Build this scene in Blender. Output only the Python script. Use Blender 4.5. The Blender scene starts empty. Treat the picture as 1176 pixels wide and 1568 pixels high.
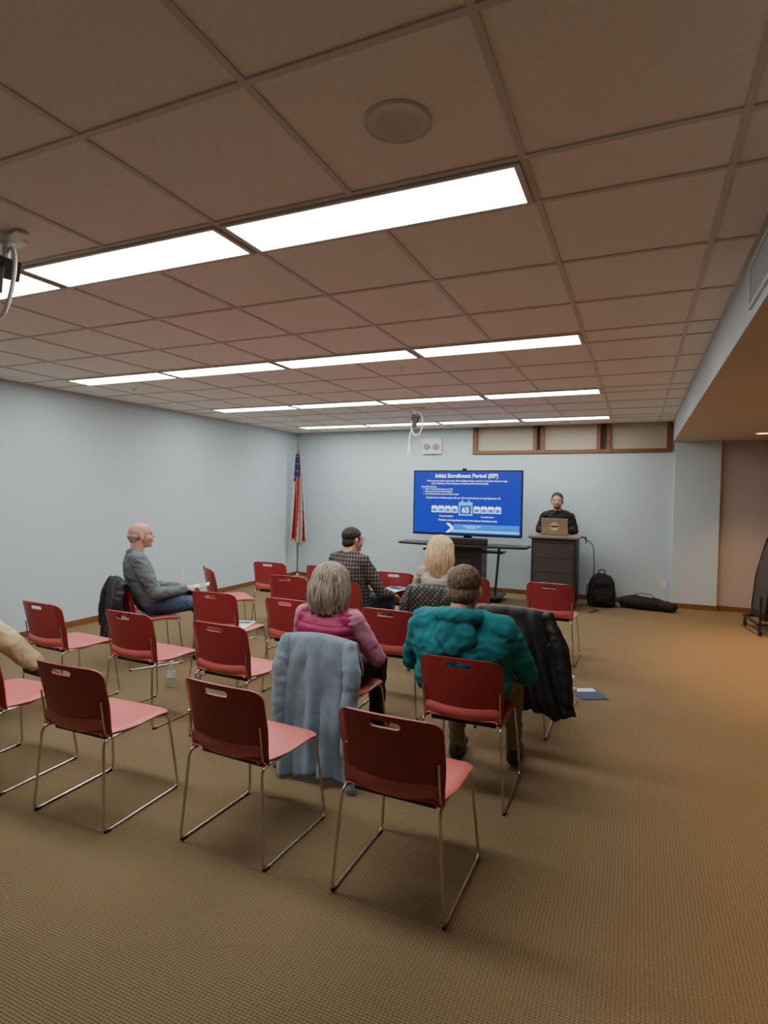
import bpy,bmesh,math,random
from mathutils import Vector,Matrix,noise
random.seed(4)
V=Vector
sc=bpy.context.scene
# ------------------------------------------------------------ materials
MATS={}
def mat(name,col,rough=.6,metal=0.,var=0.,vscale=20.,bump=0.,bscale=60.,emis=0.,ecol=None,sheen=0.,trans=0.,spec=.5,coat=0.,vvec=(1,1,1)):
    if name in MATS:return MATS[name]
    m=bpy.data.materials.new(name);m.use_nodes=True;nt=m.node_tree;b=nt.nodes["Principled BSDF"]
    b.inputs["Base Color"].default_value=(*col,1);b.inputs["Roughness"].default_value=rough;b.inputs["Metallic"].default_value=metal
    b.inputs["Specular IOR Level"].default_value=spec
    if sheen:b.inputs["Sheen Weight"].default_value=sheen
    if trans:b.inputs["Transmission Weight"].default_value=trans
    if coat:b.inputs["Coat Weight"].default_value=coat
    if emis:
        b.inputs["Emission Color"].default_value=(*(ecol or col),1);b.inputs["Emission Strength"].default_value=emis
    if var or bump:
        tc=nt.nodes.new("ShaderNodeTexCoord");mp=nt.nodes.new("ShaderNodeMapping");mp.inputs["Scale"].default_value=vvec
        nt.links.new(tc.outputs["Object"],mp.inputs["Vector"])
    if var:
        n=nt.nodes.new("ShaderNodeTexNoise");n.inputs["Scale"].default_value=vscale;n.inputs["Detail"].default_value=2
        nt.links.new(mp.outputs[0],n.inputs["Vector"])
        r=nt.nodes.new("ShaderNodeMapRange");r.inputs[1].default_value=.3;r.inputs[2].default_value=.7
        nt.links.new(n.outputs["Fac"],r.inputs[0])
        mx=nt.nodes.new("ShaderNodeMix");mx.data_type='RGBA'
        mx.inputs[6].default_value=(*[c*(1-var) for c in col],1);mx.inputs[7].default_value=(*[min(1,c*(1+var)) for c in col],1)
        nt.links.new(r.outputs[0],mx.inputs[0]);nt.links.new(mx.outputs[2],b.inputs["Base Color"])
    if bump:
        n=nt.nodes.new("ShaderNodeTexNoise");n.inputs["Scale"].default_value=bscale;n.inputs["Detail"].default_value=1
        nt.links.new(mp.outputs[0],n.inputs["Vector"])
        bp=nt.nodes.new("ShaderNodeBump");bp.inputs["Strength"].default_value=bump;bp.inputs["Distance"].default_value=.01
        nt.links.new(n.outputs["Fac"],bp.inputs["Height"]);nt.links.new(bp.outputs[0],b.inputs["Normal"])
    MATS[name]=m;return m
def math_node(nt,op,a,b=None,c=None):
    n=nt.nodes.new("ShaderNodeMath");n.operation=op
    for i,x in enumerate((a,b,c)):
        if x is None:continue
        if isinstance(x,(int,float)):n.inputs[i].default_value=x
        else:nt.links.new(x,n.inputs[i])
    return n.outputs[0]
def mixc(nt,fac,c1,c2):
    mx=nt.nodes.new("ShaderNodeMix");mx.data_type='RGBA'
    if isinstance(fac,float):mx.inputs[0].default_value=fac
    else:nt.links.new(fac,mx.inputs[0])
    for i,c in ((6,c1),(7,c2)):
        if isinstance(c,tuple):mx.inputs[i].default_value=(*c,1)
        else:nt.links.new(c,mx.inputs[i])
    return mx.outputs[2]
def carpet_mat():
    m=bpy.data.materials.new("carpet_ribbed");m.use_nodes=True;nt=m.node_tree;b=nt.nodes["Principled BSDF"]
    tc=nt.nodes.new("ShaderNodeTexCoord");sp=nt.nodes.new("ShaderNodeSeparateXYZ")
    n0=nt.nodes.new("ShaderNodeTexNoise");n0.inputs["Scale"].default_value=14;n0.inputs["Detail"].default_value=1
    nt.links.new(tc.outputs["Object"],n0.inputs["Vector"]);nt.links.new(tc.outputs["Object"],sp.inputs[0])
    w=math_node(nt,'MULTIPLY',n0.outputs["Fac"],4.0)
    ribx=math_node(nt,'SINE',math_node(nt,'ADD',math_node(nt,'MULTIPLY',sp.outputs[1],2*math.pi/.0105),w))
    riby=math_node(nt,'SINE',math_node(nt,'ADD',math_node(nt,'MULTIPLY',sp.outputs[0],2*math.pi/.014),w))
    h=math_node(nt,'ADD',math_node(nt,'MULTIPLY',ribx,.42),math_node(nt,'MULTIPLY',riby,.22))
    h=math_node(nt,'ADD',h,.5)
    n1=nt.nodes.new("ShaderNodeTexNoise");n1.inputs["Scale"].default_value=170;n1.inputs["Detail"].default_value=0
    nt.links.new(tc.outputs["Object"],n1.inputs["Vector"])
    f=math_node(nt,'ADD',math_node(nt,'MULTIPLY',h,.5),math_node(nt,'MULTIPLY',n1.outputs["Fac"],.5))
    cl=nt.nodes.new("ShaderNodeClamp");nt.links.new(f,cl.inputs[0])
    c=mixc(nt,cl.outputs[0],(.090,.067,.035),(.35,.265,.155))
    nt.links.new(c,b.inputs["Base Color"]);b.inputs["Roughness"].default_value=.95;b.inputs["Specular IOR Level"].default_value=.15
    bp=nt.nodes.new("ShaderNodeBump");bp.inputs["Strength"].default_value=.6;bp.inputs["Distance"].default_value=.004
    nt.links.new(h,bp.inputs["Height"]);nt.links.new(bp.outputs[0],b.inputs["Normal"]);return m
def plaid_mat():
    m=bpy.data.materials.new("plaid_shirt");m.use_nodes=True;nt=m.node_tree;b=nt.nodes["Principled BSDF"]
    tc=nt.nodes.new("ShaderNodeTexCoord");sp=nt.nodes.new("ShaderNodeSeparateXYZ");nt.links.new(tc.outputs["Object"],sp.inputs[0])
    sx=math_node(nt,'ADD',sp.outputs[0],math_node(nt,'MULTIPLY',sp.outputs[1],.7))
    a=math_node(nt,'GREATER_THAN',math_node(nt,'SINE',math_node(nt,'MULTIPLY',sx,2*math.pi/.035)),.5)
    c=math_node(nt,'GREATER_THAN',math_node(nt,'SINE',math_node(nt,'MULTIPLY',sp.outputs[2],2*math.pi/.035)),.5)
    f=math_node(nt,'MULTIPLY',math_node(nt,'ADD',a,c),.5)
    nt.links.new(mixc(nt,f,(.018,.018,.02),(.20,.17,.14)),b.inputs["Base Color"]);b.inputs["Roughness"].default_value=.9
    return m
def quilt_mat():
    m=bpy.data.materials.new("quilted_vest");m.use_nodes=True;nt=m.node_tree;b=nt.nodes["Principled BSDF"]
    b.inputs["Base Color"].default_value=(.32,.008,.09,1);b.inputs["Roughness"].default_value=.55
    tc=nt.nodes.new("ShaderNodeTexCoord");sp=nt.nodes.new("ShaderNodeSeparateXYZ");nt.links.new(tc.outputs["Object"],sp.inputs[0])
    s=math_node(nt,'ABSOLUTE',math_node(nt,'SINE',math_node(nt,'MULTIPLY',sp.outputs[2],math.pi/.055)))
    s=math_node(nt,'POWER',s,.5)
    bp=nt.nodes.new("ShaderNodeBump");bp.inputs["Strength"].default_value=.7;bp.inputs["Distance"].default_value=.010
    nt.links.new(s,bp.inputs["Height"]);nt.links.new(bp.outputs[0],b.inputs["Normal"]);return m
def perf_mat(name,c1,c2,scale):
    m=bpy.data.materials.new(name);m.use_nodes=True;nt=m.node_tree;b=nt.nodes["Principled BSDF"]
    tc=nt.nodes.new("ShaderNodeTexCoord");sp=nt.nodes.new("ShaderNodeSeparateXYZ");nt.links.new(tc.outputs["Object"],sp.inputs[0])
    k=2*math.pi/scale
    xx=math_node(nt,'ADD',sp.outputs[0],sp.outputs[1])
    f=math_node(nt,'MULTIPLY',math_node(nt,'SINE',math_node(nt,'MULTIPLY',xx,k)),math_node(nt,'SINE',math_node(nt,'MULTIPLY',sp.outputs[2],k)))
    nt.links.new(mixc(nt,math_node(nt,'GREATER_THAN',f,.3),c1,c2),b.inputs["Base Color"]);b.inputs["Roughness"].default_value=.5;return m
# ------------------------------------------------------------ mesh tools
class MB:
    def __init__(s):s.v=[];s.f=[];s.m=[]
    def add(s,v,f,m=0):
        o=len(s.v);s.v+=[V(x) for x in v];s.f+=[[o+i for i in q] for q in f];s.m+=[m]*len(f)
    def box(s,c,d,m=0,R=None):
        x,y,z=[k/2 for k in d];c=V(c)
        vs=[V(p) for p in [(-x,-y,-z),(x,-y,-z),(x,y,-z),(-x,y,-z),(-x,-y,z),(x,-y,z),(x,y,z),(-x,y,z)]]
        if R:vs=[R@p for p in vs]
        s.add([c+p for p in vs],[(0,3,2,1),(4,5,6,7),(0,1,5,4),(1,2,6,5),(2,3,7,6),(3,0,4,7)],m)
    def bbox(s,a,b,m=0):s.box([(p+q)/2 for p,q in zip(a,b)],[abs(q-p) for p,q in zip(a,b)],m)
    def loft(s,rings,m=0,cap=True):
        n=len(rings[0]);v=[p for r in rings for p in r];f=[]
        for i in range(len(rings)-1):
            for j in range(n):
                k=(j+1)%n;f.append((i*n+j,i*n+k,(i+1)*n+k,(i+1)*n+j))
        if cap:f.append(tuple(range(n-1,-1,-1)));f.append(tuple((len(rings)-1)*n+j for j in range(n)))
        s.add(v,f,m)
    def tube(s,pts,r,m=0,n=8,flat=None):
        pts=[V(p) for p in pts];N=len(pts);rs=r if isinstance(r,(list,tuple)) else [r]*N
        t0=(pts[1]-pts[0]).normalized();up=V((0,0,1)) if abs(t0.z)<.9 else V((0,1,0))
        a=t0.cross(up).normalized();rings=[]
        for i,p in enumerate(pts):
            t=(pts[min(i+1,N-1)]-pts[max(i-1,0)]).normalized()
            a=(a-t*a.dot(t)).normalized();b=t.cross(a)
            rings.append([p+(a*math.cos(2*math.pi*j/n)+b*math.sin(2*math.pi*j/n)*(flat or 1))*rs[i] for j in range(n)])
        s.loft(rings,m)
    def ell(s,c,r,m=0,R=None,seg=20,rin=12):
        if isinstance(r,(int,float)):r=(r,r,r)
        c=V(c);vs=[];f=[]
        def P(x,y,z):
            p=V((x*r[0],y*r[1],z*r[2]));p=R@p if R else p
            return c+p
        vs.append(P(0,0,-1))
        for i in range(1,rin):
            ph=-math.pi/2+math.pi*i/rin
            for j in range(seg):
                th=2*math.pi*j/seg;vs.append(P(math.cos(ph)*math.cos(th),math.cos(ph)*math.sin(th),math.sin(ph)))
        vs.append(P(0,0,1));L=len(vs)-1
        for j in range(seg):
            k=(j+1)%seg;f.append((0,1+k,1+j));f.append((L,1+(rin-2)*seg+j,1+(rin-2)*seg+k))
            for i in range(rin-2):f.append((1+i*seg+j,1+i*seg+k,1+(i+1)*seg+k,1+(i+1)*seg+j))
        s.add(vs,f,m)
    def limb(s,pts,rs,m=0,n=14):
        for i in range(len(pts)-1):s.tube([pts[i],pts[i+1]],[rs[i],rs[i+1]],m,n)
        for p,r in zip(pts,rs):s.ell(p,r,m,seg=14,rin=10)
    def xform(s,M):s.v=[M@p for p in s.v];return s
def fillet(pts,r,n=5):
    pts=[V(p) for p in pts];out=[pts[0]]
    for i in range(1,len(pts)-1):
        a,b,c=pts[i-1],pts[i],pts[i+1];d1=(a-b);d2=(c-b);rr=min(r,d1.length*.45,d2.length*.45)
        p=b+d1.normalized()*rr;q=b+d2.normalized()*rr
        for k in range(n+1):
            t=k/n;out.append(p*(1-t)**2+b*2*t*(1-t)+q*t*t)
    out.append(pts[-1]);return out
def mesh_of(mb,name):
    me=bpy.data.meshes.new(name);me.from_pydata([tuple(p) for p in mb.v],[],mb.f)
    for p,i in zip(me.polygons,mb.m):p.material_index=i
    me.update();return me
def fixn(me):
    bm=bmesh.new();bm.from_mesh(me);bmesh.ops.recalc_face_normals(bm,faces=bm.faces);bm.to_mesh(me);bm.free()
def link(me,name,parent=None,loc=(0,0,0),rot=(0,0,0)):
    o=bpy.data.objects.new(name,me);bpy.context.collection.objects.link(o);o.location=loc;o.rotation_euler=rot
    if parent:o.parent=parent
    return o
def obj(mb,name,mats,parent=None,smooth=True,bevel=0,solid=0,loc=(0,0,0),rot=(0,0,0),angle=40,subd=0):
    me=mesh_of(mb,name);fixn(me) if not solid else None
    for m in (mats if isinstance(mats,(list,tuple)) else [mats]):me.materials.append(m)
    o=link(me,name,parent,loc,rot)
    if smooth:
        me.shade_smooth()
        if angle:
            try:me.set_sharp_from_angle(angle=math.radians(angle))
            except Exception:pass
    if solid:
        md=o.modifiers.new("s","SOLIDIFY");md.thickness=solid;md.offset=0
    if bevel:
        md=o.modifiers.new("b","BEVEL");md.width=bevel;md.segments=2;md.limit_method='ANGLE'
    if subd:
        md=o.modifiers.new("u","SUBSURF");md.levels=subd;md.render_levels=subd
    return o
def empty(name,loc=(0,0,0),rz=0):
    o=bpy.data.objects.new(name,None);bpy.context.collection.objects.link(o);o.location=loc;o.rotation_euler=(0,0,rz);o.empty_display_size=.1;return o
def remesh(mb,name,mt,parent,vox=.012,it=5,amp=0.,freq=9.,aniso=(1,1,1),zmin=None,fn=None):
    me=mesh_of(mb,name+"_t");fixn(me);o=link(me,name+"_t")
    a=o.modifiers.new("r","REMESH");a.mode='VOXEL';a.voxel_size=vox
    if it:
        b=o.modifiers.new("s","SMOOTH");b.factor=.5;b.iterations=it
    dg=bpy.context.evaluated_depsgraph_get();ne=bpy.data.meshes.new_from_object(o.evaluated_get(dg))
    bpy.data.objects.remove(o);ne.name=name
    if amp:
        ns=[v.normal.copy() for v in ne.vertices];off=V((random.random()*9,random.random()*9,0))
        for v,n in zip(ne.vertices,ns):
            q=V((v.co.x*aniso[0],v.co.y*aniso[1],v.co.z*aniso[2]))*freq+off
            k=noise.noise(q);k2=1-2*abs(noise.noise(q*1.7+V((3,1,7))))
            v.co+=n*amp*(k+.8*k2-.4)
    if zmin is not None:
        for v in ne.vertices:v.co.z=max(v.co.z,zmin)
    ne.materials.clear()
    for m in (mt if isinstance(mt,(list,tuple)) else [mt]):ne.materials.append(m)
    ne.shade_smooth()
    if fn:
        for p in ne.polygons:p.material_index=fn(p.center)
    else:
        for p in ne.polygons:p.material_index=0
    return link(ne,name,parent)
# ------------------------------------------------------------ room
T=.6096;A0=-.364;B0=1.879;C=2.649;LW=-5.84;BW=9.26;FW=-2.6;RW=4.6;BX=.43;BZ=2.36
m_wall=mat("wall_paint_blue",(.52,.63,.685),.7)
m_wall2=mat("wall_paint_mauve",(.46,.41,.39),.7)
m_bulk=mat("bulkhead_paint",(.52,.60,.62),.7)
m_low=mat("low_ceiling_paint",(.60,.51,.42),.8)
m_tile=mat("ceiling_tile",(.82,.785,.745),.95,var=.03,vscale=90,spec=.1)
m_tbar=mat("ceiling_tbar",(.60,.56,.52),.6)
m_wood=mat("brown_wood_trim",(.20,.085,.03),.5,var=.3,vscale=14,vvec=(1,1,6))
m_black=mat("black_plastic",(.012,.012,.013),.45)
m_dark=mat("dark_metal",(.03,.03,.033),.4,metal=.5)
m_white=mat("white_plastic",(.75,.74,.70),.4)
m_chrome=mat("chrome",(.62,.57,.50),.22,metal=1.)
def wall(name,a,b,m):
    mb=MB();mb.bbox(a,b);return obj(mb,name,m,smooth=False)
wall("floor",(LW-.1,FW-.1,-.1),(RW+.1,BW+.1,0),carpet_mat())
wall("wall_left",(LW-.1,FW,0),(LW,BW,C+.1),m_wall)
mb=MB()
WX0,WX1,WZ0=-2.47,.40,2.25
mb.bbox((LW,BW,0),(RW,BW+.1,WZ0));mb.bbox((LW,BW,WZ0),(WX0,BW+.1,C+.1));mb.bbox((WX1,BW,WZ0),(RW,BW+.1,C+.1))
# right of the pilaster the same wall is painted mauve
mb.bbox((1.03,BW-.012,0),(RW,BW-.001,BZ),1)
obj(mb,"wall_back",[m_wall,m_wall2],smooth=False)
mb=MB();mb.bbox((.46,BW-.07,0),(1.03,BW,BZ));obj(mb,"wall_pilaster",m_wall,smooth=False)
wall("wall_front",(LW,FW-.1,0),(RW,FW,C+.1),m_wall)
wall("wall_right",(RW,FW,0),(RW+.1,BW,C+.1),m_wall2)
wall("ceiling",(LW-.1,FW,C),(BX+.02,BW,C+.1),m_tile)
mb=MB();mb.bbox((BX,FW,BZ),(RW,BW,C+.1))
o=obj(mb,"ceiling_bulkhead",[m_bulk,m_low],smooth=False)
for p in o.data.polygons:
    if p.normal.z<-.5:p.material_index=1
# baseboards
mb=MB();mb.bbox((LW,FW,0),(LW+.015,BW,.07));obj(mb,"baseboard_left",m_wood,smooth=False)
mb=MB();mb.bbox((LW,BW-.015,0),(.46,BW,.07));mb.bbox((.445,BW-.085,0),(1.045,BW-.07,.07));mb.bbox((1.03,BW-.03,0),(RW,BW-.012,.07));obj(mb,"baseboard_back",m_wood,smooth=False)
# ceiling grid + lights
LZ=C-.004
ys=[]
for n in (-2,-1,0,1,2,3):
    for k in (0,.5,1.5,2.5):ys.append((B0+(n*3.5+k)*T,k))
mb=MB();hw=.011
rows_light=[(B0+n*3.5*T) for n in (0,1,2,3)]
for y,k in ys:
    if FW<y<BW-.05:mb.bbox((LW,y-hw,C-.006),(BX,y+hw,C))
for k in range(-9,2):
    x=A0+k*T
    y=FW
    segs=[]
    if k%2 and -8<k<0: # not across the fixtures
        for yl in rows_light:
            segs.append((y,yl));y=yl+.5*T
    segs.append((y,BW))
    for s0,s1 in segs:
        if s1>s0:mb.bbox((x-hw,s0,C-.0055),(x+hw,s1,C))
mb.bbox((BX-.02,FW,C-.008),(BX,BW,C));mb.bbox((LW,FW,C-.008),(LW+.02,BW,C));mb.bbox((LW,BW-.02,C-.008),(WX0,BW,C))
obj(mb,"ceiling_grid",m_tbar,smooth=False)
m_lens=mat("fluorescent_lens",(1,1,1),.5,emis=20.,ecol=(1,.975,.93))
m_fr=mat("fixture_frame",(.6,.57,.52),.5)
mb=MB();x0,x1=-2*T+.034,-.034;y0,y1=.03,.5*T-.03
mb.bbox((x0,y0,-.012),(x1,y1,-.004),0)
for a,b in (((x0-.02,y0-.016,-.014),(x1+.02,y0,0)),((x0-.02,y1,-.014),(x1+.02,y1+.016,0)),((x0-.02,y0,-.014),(x0,y1,0)),((x1,y0,-.014),(x1+.02,y1,0))):mb.bbox(a,b,1)
lm=mesh_of(mb,"fluorescent_light");fixn(lm);lm.materials.append(m_lens);lm.materials.append(m_fr)
for yl in rows_light:
    for i in range(4):link(lm,"fluorescent_light",None,(A0-2*i*T,yl,C))
# windows
m_pane=mat("window_shade",(.50,.45,.36),.6,var=.04,vscale=3)
mb=MB()
mb.bbox((WX0-.02,BW-.035,WZ0-.03),(WX1+.02,BW+.1,WZ0+.02));mb.bbox((WX0-.02,BW-.03,WZ0),(WX0+.05,BW+.1,C));mb.bbox((WX1-.05,BW-.03,WZ0),(WX1+.02,BW+.1,C))
for x in (-1.50,-1.39,-.57,-.43):mb.bbox((x-.028,BW-.03,WZ0),(x+.028,BW+.1,C))
obj(mb,"window_frame",m_wood,smooth=False)
for i,(a,b) in enumerate([(WX0+.05,-1.528),(-1.362,-.598),(-.402,WX1-.05)]):
    mb=MB();mb.bbox((a,BW+.03,WZ0+.02),(b,BW+.045,C));obj(mb,"window_%d"%(i+1),m_pane,smooth=False)
mb=MB()
for a in ((-1.472,-1.418),(-.542,-.458)):mb.bbox((a[0],BW+.03,WZ0+.02),(a[1],BW+.06,C))
obj(mb,"trim_1",mat("mullion_dark",(.05,.025,.015),.6),smooth=False)
# vent on bulkhead
e=empty("air_vent",(BX,2.50,2.505));mb=MB()
for a,b in (((-.012,-.5,-.10),(0,.5,-.08)),((-.012,-.5,.08),(0,.5,.10)),((-.012,-.5,-.08),(0,-.48,.08)),((-.012,.48,-.08),(0,.5,.08))):mb.bbox(a,b)
for k in range(9):mb.box((-.006,0,-.068+.017*k),(.014,.96,.003),0,Matrix.Rotation(.6,3,'Y'))
mb.bbox((-.001,-.48,-.08),(0,.48,.08),1);obj(mb,"louvers",[m_bulk,m_dark],e,smooth=False)
# ceiling speaker
e=empty("ceiling_speaker",(-.665,1.575,C));mb=MB()
def disc(r0,r1,z0,z1,n=40):return [[(r*math.cos(2*math.pi*j/n),r*math.sin(2*math.pi*j/n),z) for j in range(n)] for r,z in ((r0,z0),(r1,z1))]
rr=[(.10,0),(.10,-.003),(.094,-.006),(.088,-.005),(.085,-.004),(.04,-.005),(.004,-.006)]
mb.loft([disc(r,r,z,z)[0] for r,z in rr]);obj(mb,"grille",perf_mat("speaker_grille",(.60,.56,.52),(.42,.39,.36),.008),e)
# sprinklers
for x,y in ((-4.98,4.64),(-1.89,4.64),(-3.3,7.4)):
    e=empty("sprinkler_head",(x,y,C));mb=MB();mb.loft([disc(r,r,z,z,16)[0] for r,z in ((.035,0),(.032,-.008),(.01,-.01),(.009,-.03),(.022,-.032),(.022,-.035),(.002,-.036))]);obj(mb,"body",m_white,e)
# ------------------------------------------------------------ stacking chair
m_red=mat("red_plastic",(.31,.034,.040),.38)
m_red_lit=mat("red_plastic_seat_lit",(.58,.135,.13),.40)  # chair red made paler: bright reflection on the seats is in the colour
def sm(a,b,x):
    t=max(0,min(1,(x-a)/(b-a)));return t*t*(3-2*t)
def back_mesh():
    mb=MB();NX,NZ=48,48;W=.215;zt=.765;rc=.05;vs=[];SZ=.728;SL=.050
    slot=lambda x,z:(max(0,abs(x)-SL)**2+(z-SZ)**2)**.5
    def Y(x,z):
        w=(z-.42)/.34;return -.205-.065*w+.04*(x/.2)**2*(1-.25*w)+(.012*sm(.17,.215,abs(x)))
    for j in range(NZ+1):
        for i in range(NX+1):
            u=-1+2*i/NX;x0=u*W;zb=.478-.062*sm(.13,.20,abs(x0));zz=zb+(zt-zb)*(1-(1-j/NZ)**1.25)
            d=zz-(zt-rc);hw=W-(rc-math.sqrt(max(0,rc*rc-d*d)) if d>0 else 0)-.012*(1-sm(.42,.60,zz));x=u*hw
            zz2=zz-.010*(x/W)**2*sm(.6,.76,zz)
            vs.append([x,zz2])
    keep=[]
    for j in range(NZ):
        for i in range(NX):
            q=[j*(NX+1)+i,j*(NX+1)+i+1,(j+1)*(NX+1)+i+1,(j+1)*(NX+1)+i]
            cx=sum(vs[k][0] for k in q)/4;cz=sum(vs[k][1] for k in q)/4
            if slot(cx,cz)>.0135:keep.append(q)
    from collections import Counter
    used=Counter(k for q in keep for k in q)
    for k,(x,z) in enumerate(vs):
        if used[k] and used[k]<4 and slot(x,z)<.024:
            cx=max(-SL,min(SL,x));d=V((x-cx,z-SZ));
            if d.length>1e-6:
                d=d.normalized()*.0140;vs[k]=[cx+d.x,SZ+d.y]
    mb.add([(x,Y(x,z),z) for x,z in vs],keep);return mb
def seat_mesh():
    mb=MB();NX,NY=28,34
    P=[(-.222,.502),(-.226,.475),(-.215,.447),(-.18,.432),(-.10,.425),(0,.422),(.12,.424),(.19,.424),(.225,.412),(.24,.390)]
    def cp(t):
        s=t*(len(P)-1);i=min(int(s),len(P)-2);f=s-i
        p0=V(P[max(i-1,0)]);p1=V(P[i]);p2=V(P[i+1]);p3=V(P[min(i+2,len(P)-1)])
        return .5*((2*p1)+(p2-p0)*f+(2*p0-5*p1+4*p2-p3)*f*f+(3*p1-p0-3*p2+p3)*f**3)
    vs=[]
    for j in range(NY+1):
        y,z=cp(j/NY)
        w=.188+.027*sm(-.2,.0,y)
        if y>.17:w-=.045*((y-.17)/.07)**2
        for i in range(NX+1):
            u=-1+2*i/NX;x=u*w
            zz=z+.012*u*u*(1-sm(.1,.24,y))-.012*sm(.9,1,abs(u));yy=y+(.03*u*u if z>.44 and y<-.15 else 0)-.01*u*u*sm(.18,.24,y)
            vs.append((x,yy,zz))
    fs=[(j*(NX+1)+i,j*(NX+1)+i+1,(j+1)*(NX+1)+i+1,(j+1)*(NX+1)+i) for j in range(NY) for i in range(NX)]
    mb.add(vs,fs);return mb
def frame_mesh():
    mb=MB();r=.0062
    for s in (-1,1):
        p=fillet([(s*.19,-.02,.408),(s*.202,-.205,.418),(s*.232,-.232,.008),(s*.232,.245,.008),(s*.200,.205,.395),(s*.16,.10,.408)],.035)
        mb.tube(p,r,0,8)
        mb.tube(fillet([(s*.19,-.02,.408),(s*.197,-.19,.425),(s*.197,-.215,.60)],.04),r*.8,0,8)
        for y in (-.21,.215):mb.box((s*.232,y,.006),(.014,.03,.012),1)
        mb.tube([(s*.19,-.02,.408),(s*.165,.1,.408)],r,0,8)
    for y in (-.02,.10,):mb.tube([(-.19,y,.406),(.19,y,.406)],r,0,8)
    mb.tube([(-.198,.200,.394),(.198,.200,.394)],r,0,8)
    mb.bbox((-.17,-.16,.400),(.17,-.10,.418),1);return mb
def bake(mb,name,m,solid=0):
    o=obj(mb,name+"_t",m,smooth=True,solid=solid,angle=45 if not solid else 0)
    dg=bpy.context.evaluated_depsgraph_get();me=bpy.data.meshes.new_from_object(o.evaluated_get(dg));bpy.data.objects.remove(o);me.name=name;me.shade_smooth()
    try:me.set_sharp_from_angle(angle=math.radians(50))
    except Exception:pass
    return me
CB=bake(back_mesh(),"backrest",m_red,.010);CS=bake(seat_mesh(),"seat",m_red_lit,.010);CF=bake(frame_mesh(),"sled_frame",[m_chrome,m_black])
def chair(x,y,rz=0):
    e=empty("stacking_chair",(x,y,0),math.radians(rz))
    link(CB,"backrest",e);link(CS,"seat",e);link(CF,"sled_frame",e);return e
for x,y,r in [(-.83,2.20,-1),(-1.60,2.20,-3),(-2.43,2.10,1),(-3.19,2.10,2),(-4.0,2.05,0),
              (-.80,3.03,1),(-1.62,3.04,0),(-2.35,3.08,-2),(-3.10,3.07,-2),(-3.88,3.02,-3),
              (-.74,4.02,0),(-1.60,3.96,0),(-2.42,3.96,-2),(-3.12,3.93,2),(-4.08,3.98,-30),
              (-1.60,4.98,0),(-2.45,4.98,-14),(-3.10,4.98,0),(-4.02,5.05,-38),
              (-.73,5.77,-1),(-1.52,5.78,0),(-2.28,5.73,0),(-3.17,5.80,0),(-3.87,5.77,3)]:chair(x,y,r)
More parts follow.
